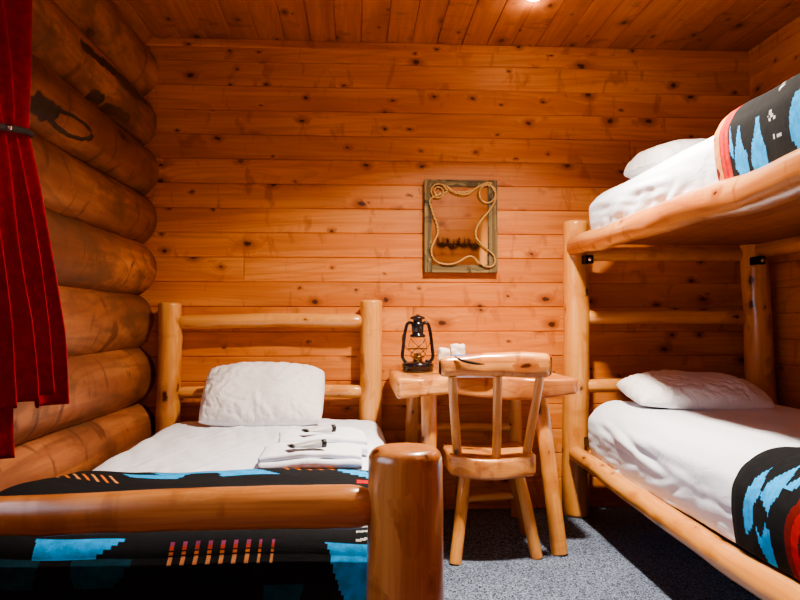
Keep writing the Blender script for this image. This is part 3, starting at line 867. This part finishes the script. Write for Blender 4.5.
# ------------------------------------------------------------------ desk
desk = thing('slab_desk', 'rustic pine slab desk with live edge against back wall', 'desk', (.56, 3.25, 0))
def slab_loft(name, parent, x0, x1, yf, yb, z0, z1, mat, n=60, r=.012, endr=.02, wedge=.004, seed=1, topf=None):
    rings, W = [], []; so = Vector((seed, 2, 3)); off = roff()
    for i in range(n + 1):
        u = i / n; x = x0 + (x1 - x0) * u
        e = min(x - x0, x1 - x); ins = endr * (1 - math.sqrt(max(0, 1 - (1 - min(1, e / endr)) ** 2))) if e < endr else 0
        f_, b_ = yf(u) + ins * .8, yb(u) - ins * .8
        za, zb = z0(u) + ins * .5, z1(u) - ins * .5
        ring = []
        for k, (p, q) in enumerate(rrect(b_ - f_, zb - za, min(r, (zb - za) * .48), 5)):
            y = (f_ + b_) / 2 + p; z = (za + zb) / 2 + q
            nn = mn.noise(so + Vector((x * 9, y * 6, z * 14)))
            side = 1 if abs(p) > (b_ - f_) / 2 - r * 1.2 else .15
            y += nn * wedge * side; z += nn * wedge * .5 * side
            ring.append(Vector((x, y, z))); W.append(Vector((x, y, z)) + off)
        rings.append(ring)
    V, F = loft(rings)
    return mesh(name, V, F, mat, parent, wc=W)
slab_loft('desk_top', desk, .168, .958, lambda u: 3.0 - .02 * math.sin(u * 9 + .5) + (.035 if .14 < u < .7 else 0) * math.sin((u - .14) / .56 * PI) - (.03 * (u > .86) * (u - .86) / .14), lambda u: 3.715, lambda u: .672 + .012 * math.sin(u * 7) + .035 * max(0, u - .75), lambda u: .757, M['slab'], n=90, r=.014, endr=.025, wedge=.012, seed=5)
def DL(*a, **k): return log('leg', desk, *a, wob=.05, dome=.15, bumps=3, **k)
DL((.318, 3.08, 0), (.318, 3.12, .69), .034, .035, seed=51)
DL((.872, 3.00, 0), (.815, 3.09, .69), .036, .033, seed=52)
DL((.262, 3.60, 0), (.285, 3.56, .69), .034, .032, seed=53)
DL((.83, 3.60, 0), (.80, 3.56, .69), .034, .032, seed=54)
log('stretcher', desk, (.30, 3.575, .46), (.80, 3.575, .46), .02, .02, seed=55)

# ------------------------------------------------------------------ chair (back towards the camera)
chair = thing('log_chair', 'small rustic log chair with slab seat tucked under the desk', 'chair', (.56, 3.03, 0))
# seat: lofted along x, gently dished, bowed back edge facing the camera
slab_loft('seat', chair, .372, .742, lambda u: 2.875 - .050 * math.sin(u * PI) ** .7, lambda u: 3.20 + .03 * math.sin(u * PI), lambda u: .362 - .012 * math.sin(u * PI), lambda u: .452 - .016 * math.sin(u * PI), M['slab'], n=50, r=.016, endr=.028, wedge=.005, seed=9)
crest = slab_loft('crest_rail', chair, .320, .775, lambda u: 2.750 + .012 * math.sin(u * PI), lambda u: 2.812 + .012 * math.sin(u * PI), lambda u: .778 + .005 * math.sin(u * 5), lambda u: .868 + .010 * math.sin(u * 4 - 1.2), M['slab'], n=60, r=.026, endr=.03, wedge=.008, seed=19)
# the natural split running along the crest rail
V, F = tube_geo(smooth_path([(.378, 2.7515, .862), (.405, 2.7465, .848), (.435, 2.7455, .840), (.465, 2.7455, .834), (.497, 2.747, .832)], 6), [.002 + .0045 * math.sin(PI * i / 24) for i in range(25)], 6)
mesh('split', V, F, M['crack'], crest, wc=V)
bpy.data.objects['split'].matrix_parent_inverse = Matrix.Identity(4)
for (a_, b_, sd) in (((.412, 2.895, .435), (.372, 2.785, .785), 1), ((.566, 2.872, .425), (.562, 2.790, .785), 2), ((.702, 2.898, .435), (.735, 2.785, .785), 3)):
    log('spindle', chair, a_, b_, .019, .018, seed=60 + sd, wob=.08, dome=.2, bumps=1, ax=.003)
for (a_, b_, sd) in (((.398, 2.875, 0), (.452, 2.945, .375), 1), ((.752, 2.925, 0), (.672, 2.955, .375), 2), ((.46, 3.27, 0), (.475, 3.17, .375), 3), ((.790, 3.28, 0), (.70, 3.17, .375), 4)):
    log('leg', chair, a_, b_, .026, .024, seed=70 + sd, wob=.05, dome=.15, mat=M['pine_honey'] if sd > 2 else M['pine'])
log('stretcher', chair, (.455, 3.22, .175), (.755, 3.235, .185), .018, .018, seed=77)

chair.location += Vector((.012, .03, 0))

# ------------------------------------------------------------------ lantern
lx, ly, lz = .297, 3.42, .757
lan = thing('kerosene_lantern', 'black hurricane lantern with glass globe on left end of desk', 'lantern', (lx, ly, lz))
lathe('fuel_tank', lan, [(.001, 0), (.066, 0), (.076, .003), (.078, .010), (.075, .018), (.079, .024), (.078, .040), (.070, .046), (.050, .050), (.030, .052), (.001, .053)], (lx, ly, lz), M['black_metal'])
fc = lathe('filler_cap', lan, [(.001, 0), (.012, 0), (.013, .003), (.013, .010), (.010, .013), (.001, .014)], (lx + .048, ly - .02, lz + .046), M['black_metal'], 20)
bu = lathe('burner', lan, [(.001, .0), (.022, .0), (.024, .012), (.020, .018), (.032, .020), (.034, .024), (.028, .027), (.020, .036), (.008, .042), (.001, .042)], (lx, ly, lz + .050), M['brass'])
box('wick', lan, (lx - .008, ly - .0015, lz + .09), (lx + .008, ly + .0015, lz + .100), M['wick'], r=.0005)
gp = [(.030, .076), (.038, .084), (.045, .100), (.048, .118), (.046, .136), (.040, .152), (.033, .166), (.030, .172)]
V, F = lathe_geo(gp + [(r - .0018, z) for r, z in gp[::-1]] + [gp[0]], (lx, ly, lz), 40); F = F[:-2]
mesh('globe', V, F, M['glass'], lan, wc=V)
lathe('chimney', lan, [(.034, .168), (.038, .170), (.040, .176), (.031, .184), (.026, .190), (.029, .196), (.030, .222), (.031, .226), (.030, .236), (.024, .242), (.022, .248), (.023, .256), (.036, .258), (.038, .262), (.034, .268), (.015, .274), (.006, .280), (.001, .281)], (lx, ly, lz), M['black_metal'])
for sx in (-1, 1):
    p = [(lx + sx * .020, ly, lz + .232), (lx + sx * .038, ly, lz + .240), (lx + sx * .050, ly, lz + .234), (lx + sx * .057, ly, lz + .215), (lx + sx * .064, ly, lz + .18), (lx + sx * .071, ly, lz + .12), (lx + sx * .075, ly, lz + .075), (lx + sx * .066, ly, lz + .055), (lx + sx * .055, ly, lz + .044)]
    pp = smooth_path(p, 6)
    tube('side_tube', lan, pp, .0082, M['black_metal'], 12)
for k in range(2):
    pts = []
    for i in range(33):
        u = i / 32; z = .084 + .08 * u; r_ = .046 + .006 * math.sin(u * PI)
        a_ = (-PI / 2 - .9 + 1.8 * u) if k else (-PI / 2 + .9 - 1.8 * u)
        pts.append((lx + r_ * math.cos(a_), ly + r_ * math.sin(a_), lz + z))
    tube('guard_wire', lan, pts, .0016, M['steel_black'], 6)
ring = [(lx + .049 * math.cos(a_ / 32 * 2 * PI), ly + .049 * math.sin(a_ / 32 * 2 * PI), lz + .112) for a_ in range(32)]
tube('guard_wire', lan, ring, .0016, M['steel_black'], 6, closed=True)
hd = [(lx - .063, ly + .010, lz + .20)] + [(lx - .078 * math.cos(i / 10 * PI), ly + .035 + .03 * math.sin(i / 10 * PI), lz + .20 - .115 * math.sin(i / 10 * PI)) for i in range(1, 10)] + [(lx + .063, ly + .010, lz + .20)]
tube('bail_handle', lan, smooth_path(hd, 5), .0018, M['steel_black'], 6)

# papers behind the chair's crest rail
def crumple(name, label, cat, c, w, d, h, mat, seed, tilt=0):
    so = Vector((seed, 0, 0)); n = 14
    V, F = rbox_geo((-w / 2, -d / 2, 0), (w / 2, d / 2, h), min(h, d) * .3, step=min(w, d, h) / 5,
                    disp=lambda p, nn: .006 * mn.noise(so + p * 45) + .004 * mn.noise(so + p * 110))
    R = Matrix.Rotation(tilt, 3, 'Z'); zmin = min(v.z for v in V)
    V = [R @ v + Vector(c) - Vector((0, 0, zmin)) for v in V]
    return tag(mesh(name, V, F, mat, wc=V), label, cat)
crumple('tissue', 'crumpled pale tissue on desk just right of the lantern', 'tissue', (.400, 3.22, .757), .055, .05, .118, M['paper'], 5)
crumple('paper_packet', 'upright cream paper packet on desk right of the crumpled tissue', 'packet', (.470, 3.25, .757), .070, .030, .135, M['paper'], 9, .1)
bk = thing('booklet', 'white booklet with blue cover edge propped on desk behind chair back', 'booklet', (.53, 3.10, .757))
def leaf(name, x0, x1, lift, th, mat):
    R = Matrix.Translation((0, 3.03, .758)) @ Matrix.Rotation(math.radians(30), 4, 'X')
    V, F = box_geo((x0, 0, lift), (x1, .165, lift + th), .001)
    mesh(name, [R @ Vector(v) for v in V], F, M[mat], bk, wc=V, smooth=False)
leaf('pages', .435, .60, 0, .010, 'paper_white'); leaf('cover', .434, .545, .0105, .003, 'paper_blue')

# ------------------------------------------------------------------ mirror with rope
mx0, mx1, mz0, mz1 = .359, .754, 1.264, 1.764
mir = thing('rope_mirror', 'rustic barnwood framed mirror with rope trim on back wall', 'mirror', (.556, 3.73, 1.5))
fw = .040
for lo, hi, al in (((mx0, 3.712, mz0), (mx0 + fw, 3.745, mz1), 2), ((mx1 - fw - .008, 3.712, mz0), (mx1, 3.745, mz1), 2),
                   ((mx0 + fw, 3.713, mz0), (mx1 - fw - .008, 3.745, mz0 + fw * 1.05), 0), ((mx0 + fw, 3.713, mz1 - fw * .9), (mx1 - fw - .008, 3.745, mz1), 0)):
    box('frame_board', mir, lo, hi, M['barnwood'], r=.003, along=al)
box('mirror_glass', mir, (mx0 + fw - .002, 3.728, mz0 + fw - .002), (mx1 - fw - .006, 3.734, mz1 - fw * .9 + .002), M['mirror_glass'], r=.0005)
def mp(u, v, d=0):     # u,v in the 600-pixel study crop of the mirror
    return (mx0 + (u - 120) / 365 * (mx1 - mx0), 3.703 - d, mz1 - (v - 75) / 470 * (mz1 - mz0))
def spiral(cu, cv, r0, r1, a0, turns, n=40, asp=1.0):
    return [(cu + (r0 + (r1 - r0) * i / n) * math.cos(a0 + turns * 2 * PI * i / n), cv + asp * (r0 + (r1 - r0) * i / n) * math.sin(a0 + turns * 2 * PI * i / n)) for i in range(n + 1)]
r1 = spiral(187, 138, 12, 42, 0, 2.0) + [(150, 175), (153, 220), (165, 260), (180, 300), (186, 345), (170, 385), (155, 420), (155, 455), (175, 488), (215, 503), (255, 503), (295, 488), (330, 466), (360, 465), (385, 490), (420, 513), (452, 515), (470, 495), (465, 462), (440, 436), (405, 405), (378, 370), (375, 335), (388, 300), (412, 268), (440, 235), (460, 205), (475, 170), (470, 130), (452, 105), (430, 98)]
r1 += spiral(432, 145, 44, 36, -PI / 2, 1.2, 30, 1.15)
V, F = tube_geo([mp(u, v, .002 * math.sin(i * .5)) for i, (u, v) in enumerate([(p.x, p.y) for p in smooth_path([(u, v, 0) for u, v in r1], 3)])], .0045, 8)
mesh('rope', V, F, M['rope'], mir, wc=V)
r2 = [(205, 103), (235, 115), (265, 138), (300, 150), (335, 148), (365, 128), (395, 108), (430, 92), (455, 95)]
V, F = tube_geo([mp(p.x, p.y, .004) for p in smooth_path([(u, v, 0) for u, v in r2], 5)], .0056, 8)
mesh('rope', V, F, M['rope'], mir, wc=V)
r3 = [(285, 138), (305, 142), (330, 138), (350, 130)]
V, F = tube_geo([mp(p.x, p.y, .009) for p in smooth_path([(u, v, 0) for u, v in r3], 5)], .0052, 8)
mesh('rope', V, F, M['rope'], mir, wc=V)

# horseshoe coat rack on the opposite wall, seen in the mirror
rack = thing('horseshoe_coat_rack', 'dark iron horseshoe coat rack seen reflected in the rope framed mirror', 'coat rack', (1.13, YF + .02, 1.87))
for k in range(4):
    cx = .93 + k * .118; up = k % 2 == 0; cz = 1.885 if up else 1.865
    pts = []
    for i in range(25):
        a_ = math.radians(-215 + 250 * i / 24) 
        pts.append((cx + .055 * math.cos(a_), YF + .02, cz + .062 * math.sin(a_)))
    V, F = tube_geo(pts, .0115, 8)
    mesh('horseshoe', V, F, M['iron'], rack, wc=V)
    V, F = tube_geo(smooth_path([(cx, YF + .01, cz - .02), (cx, YF + .03, cz - .05), (cx, YF + .07, cz - .05), (cx, YF + .085, cz + .0), (cx, YF + .085, cz + .03)], 4), .008, 8)
    mesh('hook', V, F, M['iron'], rack, wc=V)
box('bar', rack, (.86, YF + .002, 1.835), (1.36, YF + .012, 1.86), M['iron'], r=.002)

# ------------------------------------------------------------------ curtain
cur = thing('curtain', 'deep red gathered curtain tied back at the log wall', 'curtain', (-.95, 1.8, 2.1))
def panel(name, ytop, ytie, ybot, ztop, ztie, zbot, x0, seed, folds, amp=.028, hem=None):
    n, m_ = 160, 110; V, F = [], []; so = Vector((seed, 1, 1))
    for j in range(m_ + 1):
        t = j / m_; z = ztop + (zbot - ztop) * t
        if z > ztie: k = (z - ztie) / (ztop - ztie); k = k ** 1.25; y0_, y1_ = (ytie[0] + (ytop[0] - ytie[0]) * k, ytie[1] + (ytop[1] - ytie[1]) * k)
        else: k = (ztie - z) / (ztie - zbot); k = k ** .8; y0_, y1_ = (ytie[0] + (ybot[0] - ytie[0]) * k, ytie[1] + (ybot[1] - ytie[1]) * k)
        g = .45 + .75 * abs(z - ztie) / .5; g = min(1.25, g)
        for i in range(n + 1):
            u = i / n
            ph = folds * 2 * PI * (u + .035 * mn.noise(so + Vector((z * 1.6, u * 3, 0))))
            x = x0 + amp * g * math.sin(ph) + .010 * mn.noise(so + Vector((u * 6, z * 3, 2)))
            y = y0_ + (y1_ - y0_) * u + amp * .4 * g * math.cos(ph)
            zz = z
            if hem: zz += hem(u) * t
            V.append((x, y, zz))
    for j in range(m_):
        for i in range(n):
            F.append((j * (n + 1) + i, j * (n + 1) + i + 1, (j + 1) * (n + 1) + i + 1, (j + 1) * (n + 1) + i))
    o = mesh(name, V, F, M['curtain_red'], cur)
    md = o.modifiers.new('thickness', 'SOLIDIFY'); md.thickness = .003
    return o
panel('front_panel', (.95, 2.02), (1.72, 2.015), (1.86, 2.27), 2.12, 1.53, .775, -.925, 3, 3.6, amp=.032, hem=lambda u: -.045 * (u > .72) * 1 + .02 * u)
panel('back_panel', (.6, 1.98), (1.66, 1.98), (1.55, 2.035), 2.12, 1.53, .625, -.975, 9, 4.5, amp=.022)
V, F = tube_geo(smooth_path([(-.95, 1.60, 1.45), (-.888, 1.66, 1.455), (-.884, 1.76, 1.48), (-.888, 1.90, 1.508), (-.90, 1.975, 1.52), (-.935, 2.025, 1.53), (-.99, 2.0, 1.54)], 8), .009, 10)
tb = mesh('tie_back', V, F, M['tie_and_shadow'], cur, wc=V)  # tie band, its black also paints in the shadow at the gather
V, F = lathe_geo([(.001, -.006), (.006, -.004), (.007, 0), (.006, .004), (.001, .006)], (-.872, 1.80, 1.488), 12)
tb2 = mesh('clasp', V, F, M['chrome'], tb, wc=V); tb2.matrix_parent_inverse = Matrix.Identity(4)
V, F = tube_geo([(-.95, .5, 2.125), (-.95, 2.06, 2.125)], .012, 12)
rod = mesh('curtain_rod', V, F, M['iron'], wc=V); tag(rod, 'dark curtain rod above the red curtain', 'curtain rod')
for y_ in (.62, 1.98):
    V, F = tube_geo([(-.95, y_, 2.125), (-1.06, y_, 2.125)], .008, 8)
    br = mesh('rod_bracket', V, F, M['iron'], rod, wc=V); br.matrix_parent_inverse = Matrix.Identity(4)

# ------------------------------------------------------------------ ceiling lamps
def lamp_fixture(name, label, c, r, mat_glass):
    t = thing(name, label, 'ceiling light', c)
    lathe('mount', t, [(.001, 0), (r * 1.05, 0), (r * 1.05, -.015), (r * .95, -.02), (.001, -.02)], c, M['brass'])
    return t
LX, LY = .66, 2.42
lt = lamp_fixture('ceiling_light', 'round flush ceiling light in the middle of the room', (LX, LY, ZC), .13, None)

def light(kind, name, loc, energy, color, rot=(0, 0, 0), **k):
    l = bpy.data.lights.new(name, kind); l.energy = energy; l.color = color
    for a_, v_ in k.items(): setattr(l, a_, v_)
    o = bpy.data.objects.new(name, l); C.objects.link(o); o.location = loc; o.rotation_euler = rot
    return o
WARM = (1, .70, .42)
light('AREA', 'ceiling_bulb', (LX, LY, ZC - .10), 56, (1, .86, .70), shape='DISK', size=.13, spread=math.radians(135))
light('POINT', 'ceiling_glow', (LX, LY, ZC - .16), .8, (1, .8, .58), shadow_soft_size=.06)
sp_ = thing('added_glow_spot', 'tiny added spot making the glow on the ceiling near the back wall', 'ceiling light', (.82, 3.155, ZC))  # added lamp, put in only to make the glow on the ceiling
lathe('glow_spot_ring', sp_, [(.030, -.001), (.030, -.006), (.044, -.006), (.047, -.003), (.047, -.001)], (.82, 3.155, ZC), M['chrome'])
lathe('lens', sp_, [(.001, -.001), (.028, -.001), (.028, -.006), (.018, -.010), (.001, -.012)], (.82, 3.155, ZC), M['glow_spot_lens'])
light('POINT', 'added_spot_glow', (.825, 3.22, ZC - .05), .9, (1, .8, .58), shadow_soft_size=.02)  # added light for the same ceiling glow
# daylight through the window beside the camera
light('AREA', 'window_daylight', (-1.30, 1.05, 1.45), 15, (.68, .82, 1.0), rot=(0, math.radians(-90), 0), shape='RECTANGLE', size=1.1, size_y=1.3)
# added unseen fill light, brightens the front wall reflected in the mirror
light('AREA', 'front_wall_fill', (1.1, .70, 2.40), 5, (1, .82, .62), rot=(math.radians(-54), 0, 0), shape='DISK', size=.2)

w = bpy.data.worlds.new('world'); bpy.context.scene.world = w; w.use_nodes = True
bg = w.node_tree.nodes['Background']; bg.inputs[0].default_value = (.35, .45, .65, 1); bg.inputs[1].default_value = .3

# ------------------------------------------------------------------ camera
cd = bpy.data.cameras.new('camera'); cam = bpy.data.objects.new('camera', cd); C.objects.link(cam)
cam.location = (0, 0, 1.0); cd.lens = 31.5; cd.sensor_width = 36; cd.clip_start = .02
cam.rotation_euler = (math.radians(91.8), 0, math.radians(-3.52))
bpy.context.scene.camera = cam
vs = bpy.context.scene.view_settings
vs.view_transform = 'AgX'; vs.look = 'AgX - Medium High Contrast'; vs.exposure = 0.62
bpy.context.scene.cycles.max_bounces = 8
